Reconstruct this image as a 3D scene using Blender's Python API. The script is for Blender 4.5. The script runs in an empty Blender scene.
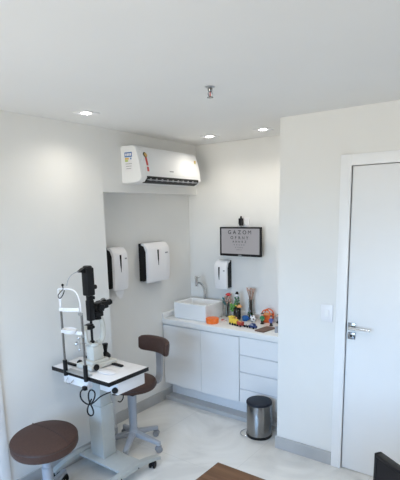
import bpy, bmesh, math, random
from mathutils import Vector, Matrix
random.seed(7)
C = bpy.context.scene.collection
PI = math.pi

# ------------------------------------------------------------------ materials
def mat(name, col, rough=.5, metal=0., noise=0., nscale=40., bump=0., spec=.5, coat=0., emit=None, estr=0., trans=0., ior=1.45, alpha=1.):
    m = bpy.data.materials.new(name); m.use_nodes = True
    nt = m.node_tree; b = nt.nodes['Principled BSDF']
    b.inputs['Base Color'].default_value = (*col, 1)
    b.inputs['Roughness'].default_value = rough
    b.inputs['Metallic'].default_value = metal
    b.inputs['Specular IOR Level'].default_value = spec
    b.inputs['Coat Weight'].default_value = coat
    b.inputs['Transmission Weight'].default_value = trans
    b.inputs['IOR'].default_value = ior
    b.inputs['Alpha'].default_value = alpha
    if emit:
        b.inputs['Emission Color'].default_value = (*emit, 1); b.inputs['Emission Strength'].default_value = estr
    if noise or bump:
        tc = nt.nodes.new('ShaderNodeTexCoord'); nz = nt.nodes.new('ShaderNodeTexNoise')
        nz.inputs['Scale'].default_value = nscale; nz.inputs['Detail'].default_value = 4
        nt.links.new(tc.outputs['Object'], nz.inputs['Vector'])
        if noise:
            r = nt.nodes.new('ShaderNodeValToRGB')
            r.color_ramp.elements[0].position = .3; r.color_ramp.elements[1].position = .7
            r.color_ramp.elements[0].color = (*[c*(1-noise) for c in col], 1)
            r.color_ramp.elements[1].color = (*[min(1, c*(1+noise)) for c in col], 1)
            nt.links.new(nz.outputs['Fac'], r.inputs['Fac']); nt.links.new(r.outputs['Color'], b.inputs['Base Color'])
        if bump:
            bp = nt.nodes.new('ShaderNodeBump'); bp.inputs['Strength'].default_value = bump; bp.inputs['Distance'].default_value = .002
            nt.links.new(nz.outputs['Fac'], bp.inputs['Height']); nt.links.new(bp.outputs['Normal'], b.inputs['Normal'])
    return m

M = {}
M['wall'] = mat('wall_paint', (.77, .77, .755), .75, noise=.012, nscale=3, bump=.05, spec=.25)
M['ceiling'] = mat('ceiling_paint', (.83, .825, .81), .85, noise=.01, nscale=2, spec=.2)
M['porcelain_grey'] = mat('grey_porcelain', (.44, .445, .45), .3, noise=.06, nscale=6)
M['door'] = mat('door_lacquer', (.82, .83, .84), .4, noise=.01, nscale=4)
M['trim'] = mat('trim_lacquer', (.83, .84, .85), .38, noise=.01, nscale=4)
M['laminate'] = mat('white_laminate', (.80, .81, .825), .35, noise=.008, nscale=5)
M['gap'] = mat('shadow_gap_aluminium', (.62, .63, .65), .5, noise=.05, nscale=30)
M['quartz'] = mat('white_quartz', (.80, .80, .795), .22, noise=.02, nscale=25)
M['ceramic'] = mat('white_ceramic', (.82, .83, .84), .12, noise=.005, nscale=5, coat=.4)
M['chrome'] = mat('chrome', (.72, .73, .74), .12, 1., noise=.02, nscale=8)
M['satin'] = mat('satin_silver', (.58, .59, .60), .28, 1., noise=.03, nscale=30)
M['steel'] = mat('brushed_steel', (.29, .295, .30), .22, 1., noise=.04, nscale=60)
M['white_plastic'] = mat('white_plastic', (.80, .80, .82), .35, noise=.008, nscale=8)
M['ac_plastic'] = mat('air_conditioner_plastic', (.82, .83, .84), .5, noise=.006, nscale=6)
M['black_plastic'] = mat('black_plastic', (.007, .007, .008), .42, spec=.3, noise=.15, nscale=60)
M['black_matte'] = mat('matte_black', (.007, .007, .008), .6, spec=.25, noise=.15, nscale=60)
M['navy_lid'] = mat('dark_lid_plastic', (.012, .015, .024), .5, spec=.3, noise=.1, nscale=40)
M['rubber'] = mat('black_rubber', (.009, .009, .010), .6, spec=.3, noise=.1, nscale=60)
M['grey_wheel'] = mat('grey_castor_plastic', (.28, .29, .31), .45, noise=.06, nscale=50)
M['grey_metal'] = mat('grey_painted_metal', (.36, .385, .43), .38, noise=.03, nscale=30)
M['stand_metal'] = mat('pale_grey_enamel', (.44, .465, .46), .38, noise=.02, nscale=20)
M['cream'] = mat('cream_enamel', (.60, .60, .56), .38, noise=.02, nscale=30)
M['leather'] = mat('brown_upholstery', (.072, .040, .032), .5, spec=.28, noise=.12, nscale=90, bump=.25)
M['piping'] = mat('dark_brown_piping', (.05, .032, .028), .5, noise=.1, nscale=90)
M['glass'] = mat('clear_glass', (.93, .97, .96), .03, trans=1., ior=1.3, noise=.004, nscale=5)
M['green_glass'] = mat('dark_green_glass', (.03, .14, .04), .1, noise=.2, nscale=30, coat=.5)
M['black_glass'] = mat('black_glazed', (.01, .012, .012), .12, noise=.1, nscale=20, coat=.5)
def solid(n, c, r=.45): return mat(n, c, r, noise=.08, nscale=70)
M['orange'] = solid('orange_plastic', (.86, .17, .02), .35)
M['orange_dark'] = solid('orange_basket', (.74, .13, .025), .5)
M['yellow'] = solid('yellow_plastic', (.84, .60, .08))
M['red'] = solid('red_petals', (.55, .03, .03))
M['redcar'] = solid('red_toy_paint', (.42, .05, .035))
M['navy'] = solid('navy_toy_paint', (.02, .045, .17))
M['blue'] = solid('blue_plastic', (.015, .13, .42))
M['teal'] = solid('blue_green_leaf', (.10, .25, .25))
M['green'] = solid('leaf_green', (.11, .33, .05))
M['green_coat'] = solid('green_cloth', (.05, .26, .10))
M['violet'] = solid('violet_blue_cloth', (.11, .15, .42))
M['skin'] = solid('doll_skin', (.66, .42, .32))
M['hair'] = solid('dark_hair', (.025, .018, .016))
M['stem'] = solid('dry_brown_stem', (.38, .25, .19))
M['dry'] = solid('dried_pink_petal', (.55, .35, .28))
M['peach'] = solid('orange_petal', (.80, .40, .16))
M['pinkish'] = solid('pale_pink', (.72, .50, .45))
M['walnut_wallet'] = solid('brown_leather', (.17, .105, .08), .5)
M['white_marks'] = solid('white_print', (.85, .85, .85))
M['grey_marks'] = solid('grey_print', (.30, .30, .32))
M['label_blue'] = solid('blue_print', (.02, .13, .40))
M['label_green'] = solid('green_print', (.50, .58, .15))
M['label_red'] = solid('red_print', (.60, .07, .06))
M['label_gold'] = solid('gold_print', (.70, .45, .12))
M['paper'] = mat('white_paper', (.85, .85, .86), .8, noise=.02, nscale=30)
M['screen'] = mat('chart_screen', (.02, .02, .02), .35, noise=.01, nscale=3, emit=(.36, .36, .385), estr=.36)
M['letters'] = mat('chart_letters_black', (.012, .012, .014), .5, noise=.05, nscale=10)
M['screen_off'] = mat('dark_screen', (.008, .008, .009), .5, noise=.05, nscale=10, spec=.3)
M['lamp_glow'] = mat('lamp_diffuser', (.9, .9, .9), .5, noise=.004, nscale=5, emit=(1, .97, .92), estr=9.)

def floor_material():
    m = bpy.data.materials.new('polished_porcelain_tile'); m.use_nodes = True
    nt = m.node_tree; N = nt.nodes; L = nt.links; b = N['Principled BSDF']
    tc = N.new('ShaderNodeTexCoord')
    mp = N.new('ShaderNodeMapping'); L.new(tc.outputs['Object'], mp.inputs['Vector'])
    n1 = N.new('ShaderNodeTexNoise'); n1.inputs['Scale'].default_value = 1.6; n1.inputs['Detail'].default_value = 6; n1.inputs['Distortion'].default_value = 1.5
    L.new(mp.outputs['Vector'], n1.inputs['Vector'])
    rp = N.new('ShaderNodeValToRGB'); e = rp.color_ramp.elements
    e[0].position = .38; e[0].color = (.66, .655, .635, 1); e[1].position = .62; e[1].color = (.80, .795, .77, 1)
    v = e.new(.49); v.color = (.75, .745, .72, 1)
    L.new(n1.outputs['Fac'], rp.inputs['Fac'])
    br = N.new('ShaderNodeTexBrick')
    br.offset = 0; br.inputs['Scale'].default_value = 1; br.inputs['Brick Width'].default_value = .82; br.inputs['Row Height'].default_value = .82
    br.inputs['Mortar Size'].default_value = .0018; br.inputs['Mortar Smooth'].default_value = .2
    br.inputs['Mortar'].default_value = (.62, .62, .60, 1)
    L.new(rp.outputs['Color'], br.inputs['Color1']); L.new(rp.outputs['Color'], br.inputs['Color2'])
    L.new(mp.outputs['Vector'], br.inputs['Vector'])
    L.new(br.outputs['Color'], b.inputs['Base Color'])
    b.inputs['Roughness'].default_value = .16
    b.inputs['Specular IOR Level'].default_value = .5
    return m
M['floor'] = floor_material()

def wood_material():
    m = bpy.data.materials.new('brown_wood_laminate'); m.use_nodes = True
    nt = m.node_tree; N = nt.nodes; L = nt.links; b = N['Principled BSDF']
    tc = N.new('ShaderNodeTexCoord'); mp = N.new('ShaderNodeMapping')
    mp.inputs['Scale'].default_value = (2.2, 26, 26); L.new(tc.outputs['Object'], mp.inputs['Vector'])
    n1 = N.new('ShaderNodeTexNoise'); n1.inputs['Scale'].default_value = 1.4; n1.inputs['Detail'].default_value = 8; n1.inputs['Distortion'].default_value = .8
    L.new(mp.outputs['Vector'], n1.inputs['Vector'])
    rp = N.new('ShaderNodeValToRGB'); e = rp.color_ramp.elements
    e[0].position = .3; e[0].color = (.075, .038, .02, 1); e[1].position = .72; e[1].color = (.17, .092, .05, 1)
    L.new(n1.outputs['Fac'], rp.inputs['Fac']); L.new(rp.outputs['Color'], b.inputs['Base Color'])
    b.inputs['Roughness'].default_value = .5; b.inputs['Specular IOR Level'].default_value = .25
    return m
M['wood'] = wood_material()

# ------------------------------------------------------------------ mesh helpers
class MB:
    def __init__(s): s.bm = bmesh.new(); s.mats = []; s.mi = 0
    def use(s, m):
        if m not in s.mats: s.mats.append(m)
        s.mi = s.mats.index(m); return s
    def _add(s, tb, M4=None):
        me = bpy.data.meshes.new('tmp'); tb.to_mesh(me); tb.free()
        if M4: me.transform(M4)
        n0 = len(s.bm.faces); s.bm.from_mesh(me); bpy.data.meshes.remove(me)
        s.bm.faces.ensure_lookup_table()
        for f in s.bm.faces[n0:]: f.material_index = s.mi
        return s
    def box(s, lo, hi, bev=0., seg=2, M4=None):
        tb = bmesh.new(); bmesh.ops.create_cube(tb, size=1)
        for v in tb.verts:
            v.co = Vector(((lo[i]+hi[i])/2 + v.co[i]*abs(hi[i]-lo[i])) for i in range(3))
        if bev: bmesh.ops.bevel(tb, geom=list(tb.edges), offset=bev, segments=seg, affect='EDGES', profile=.5)
        return s._add(tb, M4)
    def loft(s, rings, caps=True, closed=True):
        tb = bmesh.new(); rows = [[tb.verts.new(p) for p in r] for r in rings]
        n = len(rows[0])
        for a, b in zip(rows, rows[1:]):
            for i in range(n if closed else n-1):
                j = (i+1) % n
                try: tb.faces.new((a[i], a[j], b[j], b[i]))
                except ValueError: pass
        if caps and closed:
            tb.faces.new(rows[0][::-1]); tb.faces.new(rows[-1])
        bmesh.ops.recalc_face_normals(tb, faces=tb.faces)
        return s._add(tb)
    def lathe(s, prof, c=(0, 0, 0), axis=(0, 0, 1), seg=32, sx=1., sy=1.):
        q = Vector((0, 0, 1)).rotation_difference(Vector(axis).normalized()).to_matrix()
        tb = bmesh.new(); rows = []
        for r, z in prof:
            if r < 1e-6: rows.append([tb.verts.new(q @ Vector((0, 0, z)) + Vector(c))])
            else: rows.append([tb.verts.new(q @ Vector((r*sx*math.cos(2*PI*k/seg), r*sy*math.sin(2*PI*k/seg), z)) + Vector(c)) for k in range(seg)])
        for a, b in zip(rows, rows[1:]):
            for k in range(seg):
                j = (k+1) % seg
                vs = [a[k % len(a)], a[j % len(a)], b[j % len(b)], b[k % len(b)]]
                u = []
                for v in vs:
                    if v not in u: u.append(v)
                if len(u) > 2:
                    try: tb.faces.new(u)
                    except ValueError: pass
        if len(rows[0]) > 1: tb.faces.new(rows[0][::-1])
        if len(rows[-1]) > 1: tb.faces.new(rows[-1])
        bmesh.ops.recalc_face_normals(tb, faces=tb.faces)
        return s._add(tb)
    def cyl(s, p0, p1, r0, r1=None, seg=20, bev=0.):
        r1 = r0 if r1 is None else r1
        d = Vector(p1)-Vector(p0); h = d.length
        pr = [(r0, 0), (r1, h)] if not bev else [(r0-bev, 0), (r0, bev), (r1, h-bev), (r1-bev, h)]
        return s.lathe(pr, p0, d, seg)
    def ball(s, c, r, sz=1., seg=16, sx=1., sy=1.):
        n = 9
        return s.lathe([(r*math.sin(PI*k/n) if 0 < k < n else 0, -r*sz*math.cos(PI*k/n)) for k in range(n+1)], c, seg=seg, sx=sx, sy=sy)
    def tube(s, pts, r, seg=10, smooth=0):
        P = [Vector(p) for p in pts]
        for _ in range(smooth):
            Q = [P[0]]
            for a, b in zip(P, P[1:]): Q += [a*.75+b*.25, a*.25+b*.75]
            P = Q + [P[-1]]
        rings = []; up = None
        for i, p in enumerate(P):
            t = (P[min(i+1, len(P)-1)]-P[max(i-1, 0)]).normalized()
            if up is None:
                up = Vector((0, 0, 1)) if abs(t.z) < .9 else Vector((1, 0, 0))
            a = t.cross(up)
            if a.length < 1e-4: a = t.cross(Vector((0, 1, 0)))
            a.normalize(); b = t.cross(a).normalized(); up = -b if b.dot(up) < 0 else b
            rr = r(i/(len(P)-1)) if callable(r) else r
            rings.append([p + (a*math.cos(2*PI*k/seg)+b*math.sin(2*PI*k/seg))*rr for k in range(seg)])
        return s.loft(rings)
    def bar(s, p0, p1, w, h, bev=.002, w1=None, h1=None):
        """rectangular bar, w horizontal, h vertical"""
        p0 = Vector(p0); p1 = Vector(p1); t = (p1-p0).normalized()
        a = t.cross(Vector((0, 0, 1)))
        a = a.normalized() if a.length > 1e-4 else Vector((1, 0, 0))
        b = a.cross(t).normalized()
        w1 = w1 or w; h1 = h1 or h
        def ring(p, w, h):
            o = []
            for sx, sy in ((-1, -1), (1, -1), (1, 1), (-1, 1)):
                cc = p + a*(sx*(w/2-bev)) + b*(sy*(h/2-bev))
                for k in range(4):
                    an = math.atan2(sy, sx) - PI/4 + k*PI/6
                    o.append(cc + a*math.cos(an)*bev + b*math.sin(an)*bev)
            return o
        return s.loft([ring(p0, w, h), ring(p1, w1, h1)])
    def prism(s, poly, y0, y1, plane='xz'):
        f = {'xz': lambda p, t: (p[0], t, p[1]), 'xy': lambda p, t: (p[0], p[1], t), 'yz': lambda p, t: (t, p[0], p[1])}[plane]
        return s.loft([[f(p, y0) for p in poly], [f(p, y1) for p in poly]])
    def build(s, name, m=None, parent=None, sharp=35):
        me = bpy.data.meshes.new(name)
        bmesh.ops.recalc_face_normals(s.bm, faces=s.bm.faces)
        s.bm.to_mesh(me); s.bm.free()
        for x in (s.mats or [m]): me.materials.append(x)
        for p in me.polygons: p.use_smooth = True
        me.set_sharp_from_angle(angle=math.radians(sharp))
        o = bpy.data.objects.new(name, me); C.objects.link(o)
        if parent is not None: o.parent = parent
        return o

def tag(o, label, cat, group=None, kind=None):
    o['label'] = label; o['category'] = cat
    if group: o['group'] = group
    if kind: o['kind'] = kind
    return o
def thing(name, label, cat, loc=(0, 0, 0), rz=0., group=None, kind=None):
    o = bpy.data.objects.new(name, None); o.empty_display_size = .1; C.objects.link(o)
    o.location = loc; o.rotation_euler = (0, 0, rz)
    return tag(o, label, cat, group, kind)
def copy_thing(root, loc, rz=None, label=None):
    r = root.copy(); C.objects.link(r); r.location = loc
    if rz is not None: r.rotation_euler = (0, 0, rz)
    if label: r['label'] = label
    for ch in list(root.children):
        c = ch.copy(); C.objects.link(c); c.parent = r
        for g in list(ch.children):
            d = g.copy(); C.objects.link(d); d.parent = c
    return r
def struct(o, label, cat): return tag(o, label, cat, kind='structure')
def text_mesh(name, lines, m, parent):
    """lines: (string, centre_x, centre_z, height, pitch); glyphs stand in the local xz plane facing -y at y"""
    mb = MB()
    for txt, cx, cz, h, pitch, y in lines:
        for i, ch in enumerate(txt):
            cu = bpy.data.curves.new('glyph', 'FONT'); cu.body = ch; cu.align_x = 'CENTER'; cu.size = h/.70; cu.extrude = .0003; cu.offset = 0 if ch in 'MN' else h*.018
            ob = bpy.data.objects.new('glyph', cu); me = bpy.data.meshes.new_from_object(ob)
            me.transform(Matrix.Translation((cx+(i-(len(txt)-1)/2)*pitch, y, cz-h/2)) @ Matrix.Rotation(PI/2, 4, 'X'))
            mb.bm.from_mesh(me); bpy.data.meshes.remove(me); bpy.data.objects.remove(ob); bpy.data.curves.remove(cu)
    return mb.build(name, m, parent)

# ------------------------------------------------------------------ dimensions
H = 2.46; XL = -2.69; XN = -2.90; YN = 2.410; YR = 3.025; YB = 3.72; XR = -1.541; ZS = 1.997
XLF = -2.80; XE = 1.35; YF = -1.65

# ------------------------------------------------------------------ setting
struct(MB().box((-3.15, YF-.15, -.1), (XE+.15, 3.95, 0)).build('floor', M['floor']), 'polished pale porcelain tile floor', 'floor')
struct(MB().box((-3.15, YF-.15, H), (XE+.15, 3.95, H+.1)).build('ceiling', M['ceiling']), 'smooth white painted ceiling', 'ceiling')
w = MB().box((-3.1, YF-.1, 0), (XL, YN, H)).box((-3.1, YN, 0), (XN, YB, ZS)).prism([(-3.1, YN), (XL, YN), (XLF, YB), (-3.1, YB)], ZS, H, 'xy')
struct(w.build('wall_left', M['wall']), 'left white wall with a shallow recess below the air conditioner', 'wall')
struct(MB().box((-3.1, YB, 0), (XR+.12, 3.9, H)).build('wall_back', M['wall']), 'white wall behind the counter', 'wall')
dx0, dx1, dz = -1.03, -.22, 2.105
w = MB().box((XR, YR+.07, 0), (XE+.1, YB+.18, H)).box((XR, YR, 0), (dx0, YR+.07, H)).box((dx1, YR, 0), (XE+.1, YR+.07, H)).box((dx0, YR, dz), (dx1, YR+.07, H))
struct(w.build('wall_right', M['wall']), 'white wall on the right holding the white door', 'wall')
struct(MB().box((XE, YF-.1, 0), (XE+.1, YR, H)).build('wall_side', M['wall']), 'white wall to the right of the viewer', 'wall')
wx0, wx1, wz0, wz1 = -2.25, -.15, .85, 2.15
w = MB().box((XL-.1, YF-.12, 0), (wx0, YF, H)).box((wx1, YF-.12, 0), (XE+.1, YF, H)).box((wx0, YF-.12, 0), (wx1, YF, wz0)).box((wx0, YF-.12, wz1), (wx1, YF, H))
struct(w.build('wall_front', M['wall']), 'white wall behind the viewer with the window', 'wall')
win = thing('window_1', 'window behind the viewer', 'window', (0, 0, 0), kind='structure')
f = MB()
for a, b in (((wx0, YF-.1, wz0), (wx0+.05, YF-.04, wz1)), ((wx1-.05, YF-.1, wz0), (wx1, YF-.04, wz1)), ((wx0, YF-.1, wz0), (wx1, YF-.04, wz0+.05)), ((wx0, YF-.1, wz1-.05), (wx1, YF-.04, wz1)), ((-1.225, YF-.1, wz0), (-1.175, YF-.04, wz1))):
    f.box(a, b, .004)
f.build('window_frame', M['trim'], win)
pm = bpy.data.materials.new('window_pane_glass'); pm.use_nodes = True
nt = pm.node_tree; nt.nodes.remove(nt.nodes['Principled BSDF'])
tr = nt.nodes.new('ShaderNodeBsdfTransparent'); gl = nt.nodes.new('ShaderNodeBsdfGlossy'); gl.inputs['Roughness'].default_value = .02
mx = nt.nodes.new('ShaderNodeMixShader'); fr = nt.nodes.new('ShaderNodeFresnel'); fr.inputs['IOR'].default_value = 1.35
nt.links.new(fr.outputs[0], mx.inputs[0]); nt.links.new(tr.outputs[0], mx.inputs[1]); nt.links.new(gl.outputs[0], mx.inputs[2])
nt.links.new(mx.outputs[0], nt.nodes['Material Output'].inputs[0])
MB().box((wx0+.04, YF-.073, wz0+.04), (wx1-.04, YF-.067, wz1-.04)).build('window_pane', pm, win)

def skirting(name, lo, hi, label):
    return struct(MB().box(lo, hi, .002, 1).build(name, M['porcelain_grey']), label, 'baseboard')
T = .012
skirting('baseboard_left', (XL, 1.462, 0), (XL+T, YN, .10), 'grey baseboard along the left wall')
b = MB().box((XN, YN, 0), (XN+T, YB, .10), .002, 1).box((XN+T, YN, 0), (XL, YN+T, .10), .002, 1)
struct(b.build('baseboard_niche', M['porcelain_grey']), 'grey baseboard inside the wall recess', 'baseboard')
skirting('baseboard_right', (XR-T, YR-T, 0), (-1.102, YR, .10), 'grey baseboard below the light switch')
skirting('baseboard_front', (XL, YF, 0), (XE, YF+T, .10), 'grey baseboard behind the viewer')
skirting('baseboard_cabinet', (XN+T, 3.258, 0), (XR, YB, .042), 'low grey plinth under the white cabinets')

def make_door(name, label, right):
    """local frame: opening along +x from 0 to .81, wall plane y=0, room at -y"""
    d = thing(name, label, 'door', kind='structure')
    MB().box((.003, .006, .006), (.807, .045, 2.102), .0015).build('door_leaf', M['door'], d)
    fr = MB()
    fr.box((-.07, -.016, 0), (.0, .06, 2.175), .003).box((.81, -.016, 0), (.88, .06, 2.175), .003).box((-.07, -.0155, 2.105), (.88, .06, 2.175), .003)
    fr.build('door_frame', M['trim'], d)
    return d
d1 = make_door('door_1', 'white flush door with a chrome lever handle', True)
d1.location = (dx0, YR, 0)
# lever and square rosettes
hx = .035
h = MB().use(M['steel']).box((hx-.022, -.002, 1.028), (hx+.028, .009, 1.078), .002).use(M['chrome'])
h.cyl((hx+.003, -.002, 1.053), (hx+.003, -.045, 1.053), .009)
h.bar((hx-.004, -.045, 1.053), (hx+.135, -.045, 1.050), .010, .018, .003)
h.build('door_handle', None, d1)
k = MB().use(M['steel']).box((hx-.022, -.002, .966), (hx+.028, .009, 1.012), .002)
k.use(M['black_plastic']).cyl((hx+.003, -.001, .989), (hx+.003, -.005, .989), .008)
k.build('lock_plate', None, d1)
d2 = make_door('door_2', 'white door frame at the left edge of the photo', False)
d2.location = (XL, 1.388-.81, 0); d2.rotation_euler = (0, 0, PI/2)
# left wall is solid, so this leaf stands proud of it inside its frame
for ch in d2.children:
    if ch.name.startswith('door_leaf'): ch.location = (0, -.020, 0)
    else: ch.location = (0, 0, 0)

# ------------------------------------------------------------------ ceiling fittings
def downlight(x, y, label):
    t = thing('downlight', label, 'ceiling light', (x, y, H), group='square recessed ceiling spotlights')
    f = MB()
    a, b = .060, .045
    for lo, hi in (((-a, -a), (a, -b)), ((-a, b), (a, a)), ((-a, -b), (-b, b)), ((b, -b), (a, b))):
        f.box((lo[0], lo[1], -.006), (hi[0], hi[1], 0), .001, 1)
    f.build('trim_ring', M['white_plastic'], t)
    MB().box((-b, -b, -.004), (b, b, -.001)).build('face_plate', M['white_plastic'], t)
    MB().lathe([(0, -.0075), (.022, -.007), (.031, -.0045), (.031, -.0035), (0, -.0035)], seg=24).build('lamp_diffuser', M['lamp_glow'], t)
    return t
SPOTS = [(-2.375, 2.027, 'lit square ceiling spotlight nearest the left wall, left of the air conditioner'),
         (-2.357, 3.332, 'lit square ceiling spotlight just right of the air conditioner'),
         (-1.854, 3.347, 'lit square ceiling spotlight nearest the wall corner beside the door wall')]
for s_ in SPOTS: downlight(*s_)
sp = thing('fire_sprinkler', 'small dark metal sprinkler head on the ceiling', 'sprinkler', (-1.435, 2.04, H))
MB().lathe([(.004, 0), (.024, 0), (.024, -.003), (.014, -.008), (.004, -.008)]).build('escutcheon', M['satin'], sp)
MB().lathe([(.004, -.006), (.012, -.008), (.012, -.02), (.008, -.026), (.004, -.027)]).build('body', M['steel'], sp)
s = MB()
for sg in (-1, 1): s.tube([(sg*.008, 0, -.022), (sg*.013, 0, -.032), (sg*.009, 0, -.043), (0, 0, -.049)], .0026, 8, 1)
s.build('frame_arms', M['steel'], sp)
MB().lathe([(.002, -.048), (.016, -.050), (.016, -.053), (.002, -.053)]).build('deflector', M['steel'], sp)
MB().cyl((0, 0, -.026), (0, 0, -.047), .003).build('bulb', M['label_red'], sp)

# ------------------------------------------------------------------ air conditioner (local: y along wall, x out of wall)
ac = thing('air_conditioner', 'white split air conditioner mounted high on the left wall', 'air conditioner', (XL-.0188, 2.632, 2.062), math.atan((XL-XLF)/(YB-YN)))
prof = [(.001, .004), (.001, .280), (.012, .286), (.110, .286), (.132, .280), (.146, .264), (.168, .205), (.186, .130), (.195, .060), (.197, .040), (.172, .012), (.130, .003), (.05, 0)]
L = .862
def ac_ring(y, k=1.):
    cx, cz = .09, .14
    return [(.001 if p[0] < .002 else cx+(p[0]-cx)*k, y, cz+(p[1]-cz)*k) for p in prof]
MB().loft([ac_ring(0, .955), ac_ring(.003, .975), ac_ring(.010, .995), ac_ring(.02, 1), ac_ring(L-.02, 1), ac_ring(L-.010, .995), ac_ring(L-.003, .975), ac_ring(L, .955)]).build('housing', M['ac_plastic'], ac, 30)
# front flap panel line, outlet and louvre
def strip(mb, pts, y0, y1, th):
    """thin shell following profile pts (x,z), pushed out by th"""
    r = []
    for y in (y0, y1):
        ring = [(p[0], y, p[1]) for p in pts]
        out = []
        for i, p in enumerate(pts):
            a = Vector(pts[max(i-1, 0)]); b = Vector(pts[min(i+1, len(pts)-1)]); t = (b-a).normalized(); n = Vector((-t.y, t.x))
            if n.x < 0: n = -n
            out.append((p[0]+n.x*th, y, p[1]+n.y*th))
        r.append(ring + out[::-1])
    return mb.loft(r)
fp = [(.1475, .258), (.168, .205), (.186, .130), (.194, .072)]
strip(MB(), fp, .045, L-.03, .004).build('front_panel', M['ac_plastic'], ac)
MB().prism([(.150, .0025), (.186, .018), (.1985, .034), (.1995, .044), (.1985, .054), (.19, .03), (.15, .008)], .065, L-.05, 'xz').build('air_outlet', M['black_plastic'], ac)
lv = MB()
lv.bar((.199, .07, .026), (.199, L-.055, .026), .004, .006, .001)
lv.build('louver', M['grey_metal'], ac)
for kx in range(9):
    y = .10+kx*.076
    MB().box((.1925, y, .020), (.201, y+.02, .038), .001, 1).build('vent_fin', M['grey_marks'], ac)
lab = MB()
y = -.0012
def lbox(mb, m, x0, x1, z0, z1, y=y, t=.0012): mb.use(M[m]).box((x0, y, z0), (x1, y+t+.003, z1))
lbox(lab, 'white_plastic', .036, .112, .090, .236, -.0002)
lbox(lab, 'label_blue', .038, .110, .198, .234)
for q in range(4): lbox(lab, 'white_marks', .046+q*.0155, .057+q*.0155, .206, .226, -.0016)
lbox(lab, 'label_gold', .040, .078, .180, .193); lbox(lab, 'label_green', .040, .070, .164, .178); lbox(lab, 'label_blue', .092, .104, .180, .192)
for q in range(3): lbox(lab, 'grey_marks', .044+.003*q, .106-.004*q, .146-.018*q, .150-.018*q)
lab.build('energy_label', None, ac)['label'] = 'blue, yellow and white energy label'
def facade(y, z):  # point on the front panel
    for (x0, z0), (x1, z1) in zip(fp, fp[1:]):
        if z1 <= z <= z0: return x0+(x1-x0)*(z0-z)/(z0-z1)
    return fp[-1][0]
st = MB().use(M['label_red'])
strip(st, [(facade(0, z)+.004, z) for z in (.195, .15, .09)], .076, .099, .0012)
st.use(M['black_plastic']).lathe([(.0, 0), (.022, 0), (.022, .0014), (0, .0014)], (facade(0, .215)+.0046, .086, .215), (1, 0, .36), 24, 1, 1.0)
st.use(M['label_gold']).lathe([(.0, 0), (.017, 0), (.017, .0012), (0, .0012)], (facade(0, .215)+.0056, .092, .215), (1, 0, .36), 20)
st.build('warranty_seal', None, ac)['label'] = 'red ribbon sticker with a black and gold medallion'
MB().use(M['grey_marks']).box((facade(0, .105)+.003, .375, .1), (facade(0, .105)+.0056, .43, .108)).build('maker_mark', None, ac)
ys = MB().use(M['label_gold']).box((facade(0, .205)+.003, L-.075, .192), (facade(0, .205)+.0062, L-.05, .222)); ys.use(M['label_green']).box((facade(0, .205)+.004, L-.072, .194), (facade(0, .205)+.0068, L-.053, .205))
ys.build('rating_sticker', None, ac)['label'] = 'small yellow sticker at the far end'

# ------------------------------------------------------------------ dispensers (local: x across, -y out of the wall, z from base)
def dispenser(loc, rz, w, h, label, d=.115, slot=.40):
    t = thing('paper_dispenser', label, 'dispenser', loc, rz, group='white and black wall dispensers')
    hw = w/2
    MB().prism([(-hw+.006, 0), (-hw+.006, .0)] if False else [(0, .012), (0, h-.002), (-.06, h-.004), (-d+.028, h-.045), (-d+.028, .03), (-.05, .012)], -hw, hw, 'yz').build('back_body', M['black_plastic'], t)
    # white cover: bowed front shell that wraps the top
    def ring(x, k):
        pr = [(-d*.30, h+.002), (-d*.62, h), (-d*.88, h-.032), (-d, h-.055), (-d-.004, h*.5), (-d+.004, .03), (-d+.012, .002), (-d+.03, .0), (-d+.024, .05), (-d+.022, h-.07), (-d*.60, h-.022), (-d*.30, h-.012)]
        return [(x, p[0]*(1 if p[0] > -d*.5 else 1-k*.05), h/2+(p[1]-h/2)*(1-k*.015)) for p in pr]
    n = 6
    MB().loft([ring(-hw-.003, 1.2), ring(-hw+.004, .6), ring(-hw*.55, .1), ring(0, 0), ring(hw*.55, .1), ring(hw-.004, .6), ring(hw+.003, 1.2)]).build('front_cover', M['white_plastic'], t, 40)
    sx = -w*.06
    sl = MB().prism([(sx-.007, h-.06), (sx+.007, h-.06), (sx+.006, h-.06-h*slot*.6), (sx, h-.06-h*slot), (sx-.006, h-.06-h*slot*.6)], -d-.0065, -d+.004, 'xz')
    sl.build('level_window', M['black_plastic'], t)
    MB().box((hw*.55, -d-.0035, h-.10), (hw*.80, -d+.004, h-.088), .001, 1).build('maker_mark', M['grey_marks'], t)
    return t
dA = dispenser((XN, 2.650, 1.205), PI/2, .150, .355, 'narrow white and black dispenser at the recess edge, leftmost of the wall dispensers')
pp = MB()
pp.prism([(-.05, .006), (-.03, -.045), (.0, -.078), (.025, -.072), (.05, -.03), (.052, .006)], -.075, -.070, 'xz')
pp.build('paper_towel', M['paper'], dA)['label'] = 'white paper sheet hanging out'
dispenser((XN, 3.120, 1.215), PI/2, .290, .352, 'wide white and black dispenser on the recessed wall under the air conditioner')
dC = dispenser((-2.466, YB, 1.095), 0, .135, .275, 'white and black dispenser on the back wall under the eye chart screen', .10, .45)

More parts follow.
